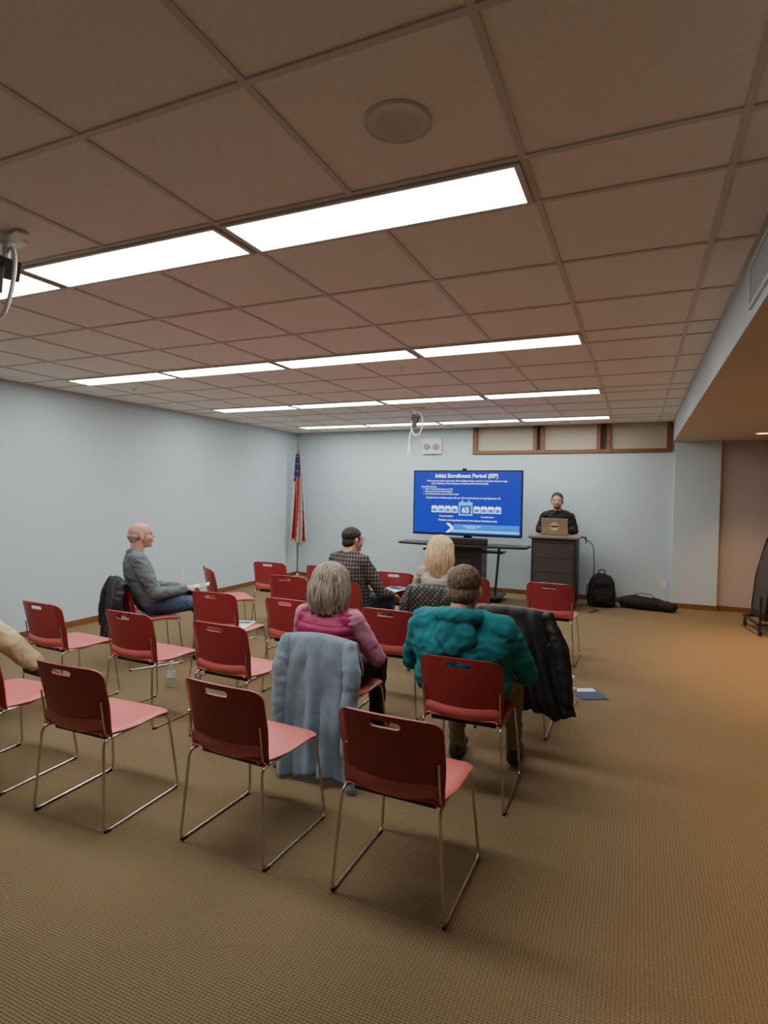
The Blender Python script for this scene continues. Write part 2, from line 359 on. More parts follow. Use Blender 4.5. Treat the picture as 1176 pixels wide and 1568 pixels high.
# ------------------------------------------------------------ people
skin_a=mat("skin_fair",(.55,.30,.21),.5,var=.06,vscale=12)
skin_b=mat("skin_tan",(.50,.29,.195),.5,var=.06,vscale=12)
m_eye=mat("eye_white",(.7,.68,.65),.2);m_iris=mat("iris_dark",(.03,.02,.015),.2);m_lip=mat("lips",(.40,.16,.13),.5)
def head(par,c,yaw,pitch,s,skin,hair,hm,roll=0):
    M=Matrix.Translation(V(c))@Matrix.Rotation(yaw,4,'Z')@Matrix.Rotation(pitch,4,'X')@Matrix.Rotation(roll,4,'Y')@Matrix.Scale(s,4)
    mb=MB()
    mb.ell((0,-.012,.03),(.076,.095,.083));mb.ell((0,.028,-.02),(.061,.062,.076));mb.ell((0,.032,-.065),(.047,.05,.042));mb.ell((0,.070,-.09),(.020,.016,.016))
    mb.limb([(0,.085,.012),(0,.101,-.018)],[.007,.0105]);mb.ell((.009,.094,-.023),(.007,.009,.006));mb.ell((-.009,.094,-.023),(.007,.009,.006))
    mb.ell((0,.084,-.052),(.022,.009,.011))
    for q in (-1,1):
        mb.ell((q*.029,.079,.024),(.022,.010,.007));mb.ell((q*.036,.062,-.025),(.022,.022,.022))
        mb.ell((q*.078,-.002,-.004),(.010,.018,.030),R=Matrix.Rotation(q*.45,3,'Z'));mb.ell((q*.077,.0,-.03),(.008,.010,.012))
    mb.tube([(0,-.03,-.03),(0,-.045,-.15)],[.052,.058],0,16)
    remesh(mb.xform(M),"head",skin,par,vox=.0055,it=2)
    mb=MB()
    for q in (-1,1):
        mb.ell((q*.029,.0815,.006),(.0125,.007,.007),0);mb.ell((q*.029,.0865,.006),(.0055,.003,.0055),1)
    obj(mb.xform(M),"eyes",[m_eye,m_iris],par)
    mb=MB();mb.ell((0,.0915,-.050),(.018,.003,.003));mb.ell((0,.0905,-.056),(.015,.004,.0035));obj(mb.xform(M),"lips",m_lip,par)
    mb=MB()
    for q in (-1,1):mb.tube([(q*.013,.0895,.024),(q*.03,.0885,.030),(q*.046,.077,.025)],[.002,.003,.0015],0,6)
    obj(mb.xform(M),"eyebrows",hm,par)
    mb=MB()
    if hair=="short":
        mb.ell((0,-.024,.046),(.082,.096,.080));mb.ell((0,-.050,-.020),(.072,.057,.060))
        for q in (-1,1):mb.ell((q*.066,.020,.020),(.013,.014,.022))
        remesh(mb.xform(M),"hair",hm,par,vox=.006,it=3,amp=.0035,freq=55,aniso=(1.3,1.3,.8))
        return
    if hair=="bald":
        mb.ell((0,-.046,-.004),(.0765,.070,.043));mb.ell((0,-.055,-.035),(.060,.048,.035))
        remesh(mb.xform(M),"hair_fringe",hm,par,vox=.0055,it=2,amp=.003,freq=50);return
    Lh=.19 if hair=="bob" else .26
    mb.ell((0,-.018,.040),(.096,.102,.090));mb.ell((0,-.055,-.045),(.098,.068,.10));mb.ell((0,-.07,-Lh*.55),(.090,.050,Lh*.30))
    for q in (-1,1):mb.ell((q*.084,-.005,-.035),(.022,.048,.085))
    remesh(mb.xform(M),"hair",hm,par,vox=.007,it=3,amp=.007,freq=26,aniso=(1.6,1.6,.5))
    mb=MB()
    for i in range(190):
        th=math.radians(random.uniform(-215,35));ct,st=math.cos(th),math.sin(th)
        if st>.2 and abs(ct)<.75:continue
        k=random.uniform(.98,1.09);Ln=Lh*random.uniform(.72,1.08);pts=[];rs=[];w=random.uniform(0,6)
        N=12
        for j in range(N):
            t=j/(N-1)
            if t<.45:
                a=t/.45*math.pi/2*1.0;rad=math.sin(a);z=.042+.090*math.cos(a)*k
            else:
                rad=1.0+.10*math.sin((t-.45)*6)-.30*max(0,t-.75);z=.042-(t-.45)/.55*Ln*.95
            wv=.010*math.sin(t*9+w)*t
            pts.append((ct*rad*.099*k+wv,-.016+st*rad*.105*k-(.012 if t>.5 else 0),z));rs.append(.0055*(1-.55*t)+.001)
        mb.tube(pts,rs,0,5)
    obj(mb.xform(M),"hair_strands",hm,par)
def hand(par,w,d,n,side,skin,s=.92,curl=.5,name="hand"):
    w=V(w);d=V(d).normalized();n=V(n);n=(n-d*n.dot(d)).normalized();x=d.cross(n).normalized()*side  # x -> thumb side
    P=lambda a,b,c:w+(x*a+d*b+n*c)*s
    mb=MB();mb.limb([P(0,-.03,0),P(0,.012,0)],[.026*s,.025*s])
    for k in (-.027,-.009,.009,.026):mb.limb([P(k*.7,.012,0),P(k,.085,0)],[.0165*s,.0125*s],n=10)
    for k,L in zip((.029,.010,-.010,-.028),(.070,.080,.074,.056)):
        a=0;p=P(k,.088,0);pts=[p];rs=[.0095*s]
        for q,fr in enumerate((.42,.32,.26)):
            a+=curl*(.55+.35*q);p=p+(d*math.cos(a)+n*math.sin(a)+x*k*1.5)*L*fr*s;pts.append(p);rs.append((.009-.001*q)*s)
        mb.limb(pts,rs,n=8)
    p=P(.024,.022,.004);q=P(.048,.05,.014);r=P(.056,.078,.026);t=P(.054,.098,.040);mb.limb([p,q,r,t],[.015*s,.012*s,.0105*s,.009*s],n=8)
    remesh(mb,name,skin,par,vox=.0042,it=1)
def person(name,loc,rz,top,pants,skin,hair,hm,pel=(0,-.07,.53),sh=(0,-.12,.90),sw=.185,g=1.,hs=.92,hoff=(0,.035,.196),hyaw=0,hpitch=0,
           el=((-.27,0,.68),(.27,0,.68)),wr=((-.12,.26,.60),(.12,.26,.60)),kn=((-.12,.36,.50),(.12,.36,.50)),an=((-.12,.36,.09),(.12,.36,.09)),
           sleeve=None,hood=False,collar=False,shoe=None,hd=None,hn=None,toe=None,arm=1.,curl=.5,ywrink=.010,shin=1.):
    e=empty(name,(loc[0],loc[1],0),math.radians(rz));pel=V(pel);sh=V(sh)
    mb=MB();rings=[]
    for t,rx,ry in ((-.10,.150,.105),(-.04,.172,.125),(.12,.176,.130),(.35,.166,.125),(.6,.174,.124),(.82,.180,.115),(.95,.160,.095),(1.04,.110,.075),(1.10,.065,.062),(1.16,.058,.056)):
        c=pel.lerp(sh,t);c=c+V((0,-.02*math.sin(max(0,min(1,t))*math.pi),0))
        gx=g if t<.9 else 1+(g-1)*.3
        rings.append([c+V((rx*gx*sw/.185*(abs(math.cos(a))**.85)*math.copysign(1,math.cos(a)),ry*gx*math.sin(a)-.0,0)) for a in [2*math.pi*j/24 for j in range(24)]])
    mb.loft(rings)
    am=MB()
    for q in (0,1):
        s=(-1,1)[q];S=sh+V((s*(sw-.02),0,-.015));E=V(el[q]);W=V(wr[q])
        tgt=am if sleeve else mb
        tgt.limb([S,S.lerp(E,.5),E,E.lerp(W,.4),W],[.064*arm,.060*arm,.050*arm,.047*arm,.036*arm])
        mb.ell(S+V((-s*.02,0,0)),(.07*arm,.068*arm,.062*arm))
        if not sleeve:mb.limb([sh+V((s*.05,-.01,.035)),S],[.05,.062*arm])
    if hood:
        hb=MB()
        hb.ell(sh+V((0,-.125,-.045)),(.115,.040,.095));hb.ell(sh+V((0,-.135,-.09)),(.060,.034,.075))
        ring=[sh+V((.098*math.cos(a),-.035+.085*math.sin(a),.045-.012*math.sin(a))) for a in [math.radians(20)-i*math.radians(220)/14 for i in range(15)]]
        hb.limb(ring,[.026+.018*math.sin(math.pi*i/14) for i in range(15)])
        remesh(hb,"hood",top,e,vox=.009,it=3,amp=.007,freq=12)
    if collar:
        mb.tube([sh+V((0,.005,.035)),sh+V((0,.01,.085))],[.078,.068],0,18)
    remesh(mb,"torso_clothing",top,e,vox=.011,it=6,amp=ywrink,freq=9,aniso=(1,1,1.6))
    if sleeve:remesh(am,"sleeves",sleeve,e,vox=.010,it=4,amp=ywrink,freq=12,aniso=(1,1,1.4))
    # legs
    mb=MB();mb.ell(pel+V((0,.0,-.0)),(.165*g,.125*g,.095))
    for q in (0,1):
        s=(-1,1)[q];Hp=pel+V((s*.09*g,.01,-.005));K=V(kn[q]);A=V(an[q])
        mb.limb([Hp,Hp.lerp(K,.5),K,K.lerp(A,.35),A],[.092*g,.082*g,.064*(1+(shin-1)*.5),.060*shin,.047*shin])
    remesh(mb,"trousers",pants,e,vox=.011,it=4,amp=.009,freq=10)
    mb=MB()
    for q in (0,1):
        A=V(an[q]);d=V(toe[q]) if toe else V((0,1,0));d.normalize()
        up=V((0,0,1));up=(up-d*up.dot(d)).normalized()
        b=A-up*.045
        mb.limb([A,b-d*.03,b+d*.06,b+d*.15],[.042,.040,.042,.032])
    remesh(mb,"shoes",shoe or m_black,e,vox=.009,it=2,zmin=.001)
    hc=sh+V(hoff)
    mb=MB();mb.limb([sh+V((0,0,.02)),sh.lerp(hc,.75)+V((0,-.012,0))],[.062*hs,.055*hs]);remesh(mb,"neck",skin,e,vox=.009,it=2)
    head(e,hc,math.radians(hyaw),math.radians(hpitch),hs,skin,hair,hm)
    for q in (0,1):
        W=V(wr[q]);d=V(hd[q]) if hd else (W-V(el[q]));n=V(hn[q]) if hn else V((0,0,-1))
        side=1 if q==0 else -1
        hand(e,W+d.normalized()*.03,d,n,side,skin,s=.94,curl=curl,name=("hand_left","hand_right")[q])
    return e
jeans=mat("denim",(.045,.075,.13),.85,var=.3,vscale=40)
khaki=mat("khaki_cloth",(.23,.18,.12),.9)
blackc=mat("black_cloth",(.014,.014,.016),.85)
teal=mat("teal_fleece",(.007,.19,.225),.9,var=.08,vscale=15)
grayk=mat("gray_blue_knit",(.13,.15,.165),.95,var=.22,vscale=60)
h_brown=mat("hair_brown_gray",(.13,.088,.062),.7,var=.5,vscale=60,vvec=(1.5,1.5,.6))
h_dark=mat("hair_dark",(.018,.013,.010),.6,var=.3,vscale=90)
h_gray=mat("hair_gray",(.33,.28,.235),.6,var=.45,vscale=45,vvec=(1.5,1.5,.3))
h_blond=mat("hair_blond",(.66,.50,.29),.55,var=.3,vscale=45,vvec=(1.5,1.5,.3))
h_white=mat("hair_white_gray",(.30,.26,.22),.7,var=.2,vscale=90)
pinkk=mat("pink_lilac_knit",(.50,.20,.30),.9)
cream=mat("cream_trousers",(.62,.50,.30),.9)
beige=mat("beige_blouse",(.40,.37,.32),.9)
brownsh=mat("brown_leather",(.06,.038,.026),.5)
# teal hoodie man
person("man_in_teal_hoodie",(-.83,3.03),0,teal,khaki,skin_a,"short",h_brown,pel=(.0,-.05,.55),sh=(0,-.09,.905),sw=.235,g=1.18,hs=1.08,hoff=(0,.045,.164),hyaw=-4,hpitch=-8,
    el=((-.315,.02,.64),(.325,.03,.64)),wr=((-.17,.25,.62),(.24,.27,.56)),kn=((-.15,.40,.51),(.17,.40,.51)),an=((-.13,.30,.09),(.20,.36,.09)),hood=True,shoe=brownsh,arm=1.20,ywrink=.011)
# woman in magenta vest
person("woman_in_magenta_vest",(-1.66,3.05),-3,quilt_mat(),blackc,skin_a,"bob",h_gray,pel=(.04,-.06,.54),sh=(.03,-.10,.865),sw=.185,g=1.08,hs=1.02,hoff=(0,.04,.160),hyaw=-6,hpitch=-4,
    el=((-.22,.0,.63),(.30,.0,.62)),wr=((-.10,.22,.56),(.17,.26,.56)),sleeve=pinkk,collar=True,arm=1.0,ywrink=.006)
# elderly man in profile
person("elderly_man_in_gray_pullover",(-4.08,4.0),-38,grayk,jeans,skin_a,"bald",h_white,pel=(0,.0,.54),sh=(0,-.13,.965),sw=.185,g=1.05,hs=1.06,hoff=(0,.05,.19),hyaw=-4,hpitch=2,
    el=((-.25,-.02,.66),(.26,.01,.66)),wr=((-.06,.25,.655),(.10,.28,.655)),kn=((-.09,.40,.56),(.14,.42,.52)),an=((-.09,.52,.12),(.15,.40,.09)),shoe=m_black,hn=((.3,0,-1),(-.3,0,-1)),ywrink=.009,arm=1.1)
# plaid man
e=person("man_in_plaid_shirt",(-2.47,4.98),-16,plaid_mat(),jeans,skin_b,"short",h_dark,pel=(0,-.04,.54),sh=(0,-.09,.95),sw=.195,g=1.1,hs=1.02,hoff=(0,.05,.168),hyaw=-20,hpitch=-4,
    el=((-.26,0,.68),(.29,.04,.64)),wr=((-.10,.28,.60),(.20,.30,.58)),ywrink=.006,arm=1.1)
mb=MB()
Mh=Matrix.Translation(V((0,-.04,1.118)))@Matrix.Rotation(math.radians(-20),4,'Z')@Matrix.Scale(1.02,4)
for q in (-1,1):
    mb.tube([(q*.087,-.005,.006),(q*.082,.05,.012),(q*.052,.093,.012)],.002,0,6)
    mb.tube([(q*.031+.022*math.cos(a),.098-.004*abs(math.cos(a)),.004+.016*math.sin(a)) for a in [i*math.pi/8 for i in range(17)]],.0018,0,6)
mb.tube([(-.009,.098,.008),(.009,.098,.008)],.002,0,6);obj(mb.xform(Mh),"eyeglasses",m_black,e)
# blonde woman
person("woman_with_blond_hair",(-1.60,4.98),-2,beige,blackc,skin_a,"long",h_blond,pel=(0,-.05,.54),sh=(0,-.09,.885),sw=.17,g=.95,hs=1.05,hoff=(0,.04,.175),hyaw=8,hpitch=-2,arm=.92,ywrink=.006)
# crossed-leg sitter at left edge
person("woman_with_crossed_legs",(-4.0,2.05),-8,beige,cream,skin_a,"bob",h_brown,pel=(0,-.07,.54),sh=(0,-.13,.90),sw=.175,hs=.98,
    kn=((-.10,.38,.50),(.00,.42,.64)),an=((-.10,.40,.09),(.10,.66,.36)),toe=((0,1,0),(.62,.5,-.25)),shoe=brownsh,el=((-.25,0,.66),(.25,0,.68)),wr=((-.10,.22,.66),(.06,.20,.74)),shin=1.35)
# presenter
e=person("presenter_in_black_jacket",(-1.10,8.98),180,blackc,blackc,skin_b,"short",h_dark,pel=(0,0,.86),sh=(0,.05,1.28),sw=.20,g=1.0,hs=1.05,hoff=(0,.06,.205),hyaw=4,hpitch=-4,
    el=((-.26,.05,1.05),(.26,.05,1.05)),wr=((-.12,.27,1.07),(.12,.27,1.07)),kn=((-.10,.02,.46),(.10,.02,.46)),an=((-.10,-.02,.09),(.10,-.02,.09)),collar=True,arm=1.05)
mb=MB();Mh=Matrix.Translation(V((0,.11,1.485)))@Matrix.Rotation(math.radians(4),4,'Z')@Matrix.Rotation(math.radians(-4),4,'X')@Matrix.Scale(1.05,4)
mb.ell((0,.036,-.078),(.046,.046,.028));mb.ell((0,.074,-.091),(.022,.016,.014))
mb.tube([(-.02,.090,-.042),(0,.095,-.040),(.02,.090,-.042)],[.002,.003,.002],0,6)
remesh(mb.xform(Mh),"beard",h_dark,e,vox=.005,it=1)
# ------------------------------------------------------------ draped coats
def coat(name,loc,rz,m,W0,W1,zb,off=0,front=.2,amp=.02,k=7,ph=0,sleeves=(1,1),zt=.785,yo=0):
    e=empty(name,(loc[0],loc[1],0),math.radians(rz));mb=MB();NU,NV=46,44
    path=[(-.17,zt-front),(-.165,zt-front*.8) ,(-.215,zt-.08),(-.235,zt-.01),(-.262,zt+.013),(-.295,zt),(-.315,.70),(-.325,.5),(-.335,.3),(-.34,zb)]
    pts=fillet([(0,y,z) for y,z in path],.02,3)
    L=[0]
    for a,b in zip(pts,pts[1:]):L.append(L[-1]+(b-a).length)
    def at(s):
        s*=L[-1]
        for i in range(len(L)-1):
            if L[i+1]>=s:
                return pts[i].lerp(pts[i+1],(s-L[i])/max(1e-6,L[i+1]-L[i]))
        return pts[-1]
    vs=[]
    for j in range(NV+1):
        p=at(j/NV);back=p.y<-.27;dn=max(0,(zt-p.z)/(zt-zb)) if back else 0
        hw=W0+(W1-W0)*dn**.8
        for i in range(NU+1):
            u=-1+2*i/NU;x=u*hw+off*dn
            f=amp*(.25+dn)*math.sin(k*u+ph+2.0*dn)+amp*.6*dn*math.sin(2.3*k*u+ph*2)+.018*noise.noise(V((u*3,dn*4,ph)))
            z=p.z+(-.03*u*u if dn<.3 else 0)+(.02*math.sin(k*u*.7+ph)*dn)
            sag=.035*abs(u)**3
            vs.append((x,p.y+(-abs(f)-.004 if back else f*.15)+sag*(1 if back else .3)*(1-dn)+yo*dn,max(z,.012)))
    mb.add(vs,[(j*(NU+1)+i,j*(NU+1)+i+1,(j+1)*(NU+1)+i+1,(j+1)*(NU+1)+i) for j in range(NV) for i in range(NU)])
    obj(mb,"body",m,e,solid=.012,angle=0)
    mb=MB()
    for s,on in zip((-1,1),sleeves):
        if not on:continue
        x=s*(W0-.03)+off*.2
        mb.limb([(x,-.28,zt-.04),(x+s*.025+off*.3,-.320,.62),(x+s*.02+off*.5,-.345,.42),(x+s*.012+off*.6,-.35,max(.20,zb+.10))],[.038,.050,.046,.040])
    if mb.v:remesh(mb,"sleeves",m,e,vox=.011,it=4,amp=.007,freq=8,aniso=(1,1,1.5))
    return e
fleece=mat("light_blue_fleece",(.20,.29,.36),.95,var=.12,vscale=20,sheen=.3)
coatb=mat("black_nylon",(.012,.012,.014),.55)
floral=perf_mat("black_floral_quilt",(.012,.012,.014),(.10,.10,.10),.045)
coat("light_blue_fleece_jacket",(-1.60,3.04),0,fleece,.225,.265,.03,amp=.030,k=6,ph=.8,off=.03,sleeves=(1,1))
coat("black_coat",(-.76,4.02),0,coatb,.25,.25,.22,off=.20,amp=.03,k=8,ph=2,sleeves=(1,1),zt=.85)
coat("black_jacket",(-4.08,3.98),-30,coatb,.24,.23,.26,amp=.02,k=6,ph=1,sleeves=(1,1))
coat("black_floral_jacket",(-1.60,4.98),0,floral,.235,.23,.30,amp=.02,k=7,ph=3,sleeves=(1,0))
# ------------------------------------------------------------ television + stand
e=empty("television",(-2.355,8.40,0));mb=MB()
TW,TZ0,TZ1=.835,.945,1.925
mb.bbox((-TW,0,TZ0),(TW,.05,TZ1));obj(mb,"casing",m_black,e,smooth=False,bevel=.006)
mb=MB();mb.bbox((-TW+.02,-.003,TZ0+.035),(TW-.02,.0,TZ1-.02))
scr=mat("screen_blue",(.005,.01,.10),.3,emis=1.05,ecol=(.008,.028,.46));obj(mb,"screen",scr,e,smooth=False)
mb=MB();mb.bbox((-.06,-.01,TZ1),(.0,.03,TZ1+.03));mb.bbox((-.4,.05,1.1),(.4,.09,1.7));obj(mb,"webcam_and_mount",m_black,e,smooth=False,bevel=.004)
m_txt=mat("screen_text",(.8,.85,.9),.5,emis=1.6,ecol=(.75,.85,1));m_cy=mat("screen_cyan",(.1,.5,.7),.5,emis=1.2,ecol=(.04,.38,.75));m_mid=mat("screen_midblue",(.02,.2,.5),.5,emis=1.1,ecol=(.01,.14,.62))
def text(s,x,z,size,par,m=m_txt,align='CENTER',y=-.006,off=0):
    cu=bpy.data.curves.new("t","FONT");cu.body=s;cu.size=size;cu.align_x=align;cu.offset=off
    o=bpy.data.objects.new("t",cu);bpy.context.collection.objects.link(o)
    dg=bpy.context.evaluated_depsgraph_get();me=bpy.data.meshes.new_from_object(o.evaluated_get(dg));bpy.data.objects.remove(o)
    me.materials.clear();me.materials.append(m);me.name="slide_text";t=link(me,"slide_text",par,(x,y,z),(math.pi/2,0,0));return t
text("Initial Enrollment Period (IEP)",0,1.815,.080,e,off=.0012)
text("When you turn 65 (or after your 24th disability check), you have a 7-month window to sign",0,1.755,.033,e)
text("up for Medicare. This is called your Initial Enrollment Period (IEP).",-.10,1.715,.033,e)
text("Your IEP includes:",-.70,1.665,.033,e,align='LEFT')
for k,s in enumerate(("The 3 months before you turn 65","The month of your 65th birthday","The 3 months after your birthday month")):text("•  "+s,-.67,1.63-.037*k,.032,e,align='LEFT')
text("Example: If your birthday is June 10, your IEP would be March through September 30.",-.05,1.50,.033,e)
text("3 months before",-.30,1.225,.032,e);text("3 months after",.33,1.225,.032,e)
text("Medicare coverage begins the 1st day of your birthday month.",.03,1.165,.036,e)
mb=MB()
for k in range(4):
    for s in (-1,1):
        x=s*(.17+.105*k)
        mb.bbox((x-.045,-.006,1.29),(x+.045,-.003,1.38),0);mb.bbox((x-.035,-.008,1.30),(x+.035,-.006,1.35),1)
        for q in (-.02,.02):mb.bbox((x+q-.005,-.008,1.375),(x+q+.005,-.003,1.395),0)
mb.bbox((-.105,-.006,1.25),(.105,-.003,1.45),2);mb.bbox((-.085,-.008,1.27),(.085,-.006,1.40),3)
for q in (-.05,.05):mb.bbox((q-.01,-.008,1.44),(q+.01,-.003,1.48),2)
obj(mb,"slide_calendars",[m_txt,m_mid,m_cy,mat("screen_navy",(.01,.05,.3),.5,emis=1,ecol=(.01,.06,.45))],e,smooth=False)
text("65",0,1.295,.11,e,y=-.010,off=.002)
mb=MB()
mb.add([(-.30,-.005,.99),(-.22,-.005,1.06),(-.30,-.005,1.13),(-.25,-.005,1.13),(-.17,-.005,1.06),(-.25,-.005,.99)],[(0,1,4,5),(1,2,3,4)],0)
mb.bbox((-.22,-.006,.995),(.80,-.004,1.04),1);mb.bbox((-.18,-.006,1.05),(.80,-.004,1.12),2)
obj(mb,"slide_footer",[m_txt,m_cy,m_mid],e,smooth=False)
text("National Council on Aging",.1,1.085,.024,e,y=-.009);text("Medicare basics",.1,1.06,.022,e,y=-.009)
e=empty("tv_stand",(-2.41,8.45,0));mb=MB()
def slab(z,hw,y0,y1,bow,th):
    N=24;top=[];
    for i in range(N+1):
        u=-1+2*i/N;top.append((u*hw,y0-bow*(1-u*u)))
    for i in range(N,-1,-1):
        u=-1+2*i/N;top.append((u*hw,y1))
    mb.loft([[(x,y,z) for x,y in top],[(x,y,z+th) for x,y in top]])
slab(.795,.98,-.15,.22,.14,.03);slab(.06,.62,-.18,.28,.10,.03)
mb.bbox((-.20,-.08,.09),(.32,.25,.795));mb.bbox((-.01,.10,.8),(.11,.16,1.3))
mb.bbox((-.62,-.02,.70),(.62,.2,.73));mb.tube([(-.55,.05,.80),(-.50,.05,.09)],.018);mb.tube([(.55,.05,.80),(.50,.05,.09)],.018)
for x in (-.55,.55):
    for y in (-.12,.22):mb.ell((x,y,.032),(.02,.032,.032))
obj(mb,"stand_frame",mat("stand_black",(.018,.017,.017),.35),e,smooth=True,bevel=.003,angle=30)
mb=MB();mb.bbox((-.33,-.20,.826),(.41,-.09,.925));obj(mb,"soundbar",m_black,e,smooth=False,bevel=.012)
# ------------------------------------------------------------ lectern
m_lec=mat("lectern_black",(.020,.019,.018),.45);m_perf=perf_mat("perforated_panel",(.030,.028,.026),(.10,.09,.075),.03)
e=empty("lectern",(-1.06,8.50,0));mb=MB()
mb.bbox((-.30,-.22,.08),(.30,.22,.965),0);mb.bbox((-.265,-.226,.14),(.265,-.22,.90),1);mb.bbox((-.306,-.19,.14),(-.30,.19,.90),1);mb.bbox((.30,-.19,.14),(.306,.19,.90),1)
for z in (.30,.50,.70):mb.bbox((-.265,-.230,z),(.265,-.22,z+.012),0)
mb.bbox((-.345,-.26,.975),(.345,.27,1.005),2)
mb.bbox((-.33,-.25,.965),(.33,.26,.975),0)
for x in (-.25,.25):
    for y in (-.17,.17):
        mb.tube([(x,y,.05),(x,y,.09)],.012,0);mb.tube([(x-.012,y,.032),(x+.012,y,.032)],.032,0,16)
mb.tube([(.34,.1,.985),(.40,.1,.985)],.01);mb.tube([(.40,.1,.99),(.40,.1,.90)],.008)
obj(mb,"cabinet",[m_lec,m_perf,mat("lectern_top",(.20,.17,.14),.4)],e,smooth=True,bevel=.004,angle=30)
mb=MB();mb.tube(fillet([(.38,.1,.97),(.50,.05,.9),(.53,.0,.55),(.48,-.02,.25),(.50,-.05,.012),(.62,-.1,.01),(.50,-.28,.01)],.12,6),.006);obj(mb,"power_cable",m_black,e)
e=empty("laptop",(-1.07,8.44,1.006));mb=MB();al=mat("laptop_gold",(.45,.36,.25),.35,metal=.6)
mb.bbox((-.18,0,0),(.18,.24,.016),0);R=Matrix.Rotation(math.radians(14),3,'X')
mb.box((0,-.030,.125),(.36,.008,.24),0,R);mb.bbox((-.16,.02,.016),(.16,.20,.018),1)
obj(mb,"body",[al,m_dark],e,smooth=False,bevel=.003)
mb=MB();mb.tube([R@V((0,-.005,.0))+V((0,-.030,.13)),R@V((0,-.0065,0))+V((0,-.030,.13))],.06,0,24);mb.box((0,-.037,.13),(.10,.003,.022),1,R);obj(mb,"lid_sticker",[mat("sticker_cream",(.7,.62,.42),.5),m_dark],e,smooth=False)
# ------------------------------------------------------------ flag
e=empty("american_flag",(-5.60,8.92,0));mb=MB()
mb.loft([[(r*math.cos(2*math.pi*j/24),r*math.sin(2*math.pi*j/24),z) for j in range(24)] for r,z in ((.14,0),(.14,.02),(.10,.045),(.03,.06),(.018,.09))],1)
mb.tube([(0,0,.05),(0,0,2.30)],.013,0,12);mb.ell((0,0,2.33),(.022,.022,.03),1);mb.tube([(0,0,2.35),(0,0,2.42)],[.016,.002],1)
obj(mb,"pole_and_base",[mat("pole_wood",(.20,.09,.03),.4),mat("brass",(.6,.4,.15),.3,metal=1)],e)
mb=MB();NU,NV=60,50
vs=[];
for j in range(NV+1):
    v=j/NV
    for i in range(NU+1):
        u=i/NU;hw=.05+.20*v**.6
        x=-.0*v-hw*.42+u*hw*1.25+.0;y=-.03-.035*(.4+v)*math.sin(u*19+1.5*v)-.02*math.sin(u*7)
        z=2.24-v*1.60+.08*v*abs(u-.45)+.05*math.sin(u*8)*v
        vs.append((x,y,z))
fs=[];ms=[]
for j in range(NV):
    for i in range(NU):
        fs.append((j*(NU+1)+i,j*(NU+1)+i+1,(j+1)*(NU+1)+i+1,(j+1)*(NU+1)+i))
        v=(j+.5)/NV;u=(i+.5)/NU
        if v>.975:mm=3
        elif v<.24+.22*(.5-u) and u<.62:
            mm=2 if not((i%5==2) and (j%4==1)) else 1
        else:mm=int((u*9+v*1.6))%2
        ms.append(mm)
mb.v=[V(p) for p in vs];mb.f=fs;mb.m=ms
obj(mb,"cloth",[mat("flag_red",(.36,.02,.03),.8),mat("flag_white",(.58,.53,.46),.8),mat("flag_blue",(.02,.03,.12),.8),mat("gold_fringe",(.55,.36,.08),.6)],e,solid=.003,angle=0)
# ------------------------------------------------------------ emergency light, outlets
e=empty("emergency_light",(-3.19,BW,2.36));mb=MB()
mb.bbox((-.17,-.05,-.13),(.17,0,.13),0);mb.bbox((-.14,-.056,-.02),(.14,-.05,.02),0)
for q in (-1,1):mb.tube([(q*.075,-.05,0),(q*.085,-.095,-.01)],[.045,.05],1,20)
obj(mb,"housing",[m_white,mat("lamp_gray",(.35,.34,.32),.3)],e,bevel=.006,angle=30)
for nm,l,rz in (("wall_outlet",(.36,BW,.30),0),("wall_outlet",(LW,6.3,.36),math.pi/2)):
    e=empty(nm,l,rz);mb=MB();mb.bbox((-.036,-.008,-.058),(.036,0,.058),0)
    for z in (-.022,.022):mb.bbox((-.016,-.011,z-.013),(.016,-.008,z+.013),0);mb.bbox((-.008,-.0115,z-.005),(-.005,-.0105,z+.006),1);mb.bbox((.005,-.0115,z-.005),(.008,-.0105,z+.006),1)
    obj(mb,"plate",[m_white,m_black],e,smooth=False,bevel=.002)
# ------------------------------------------------------------ ceiling hung projector mounts
def mount(x,y,rz,tail):
    e=empty("ceiling_projector_mount",(x,y,C),rz);mb=MB()
    mb.loft([disc(r,r,z,z,24)[0] for r,z in ((.075,0),(.075,-.012),(.03,-.02),(.02,-.03))],0)
    mb.box((0,0,-.012),(.30,.05,.012),0);mb.tube([(0,0,-.02),(0,0,-.10)],.016,0)
    mb.box((0.01,0,-.13),(.08,.075,.085),1,Matrix.Rotation(.4,3,'Y'));mb.box((.02,-.045,-.19),(.05,.03,.11),1,Matrix.Rotation(.2,3,'Y'))
    pts=[(.06+.075*math.cos(a)-.02,-.02+.02*math.sin(a),-.20+.15*math.sin(a)) for a in [math.pi*.75-i*math.pi*2/20 for i in range(22)]]
    mb.tube(pts,.009,0,8)
    if tail:
        mb.tube([(-.04,-.01,-.28),(-.06,-.01,-.36),(-.065,-.01,-.46)],.011,0);mb.tube([(-.065,-.01,-.44),(-.065,-.01,-.54)],[.012,.022],0);mb.box((-.065,-.01,-.56),(.06,.03,.04),0)
    obj(mb,"bracket_and_cable",[m_white,m_black],e,bevel=.002,angle=35)
mount(-2.62,6.9,0.,True);mount(-2.52,1.66,-.2,False)
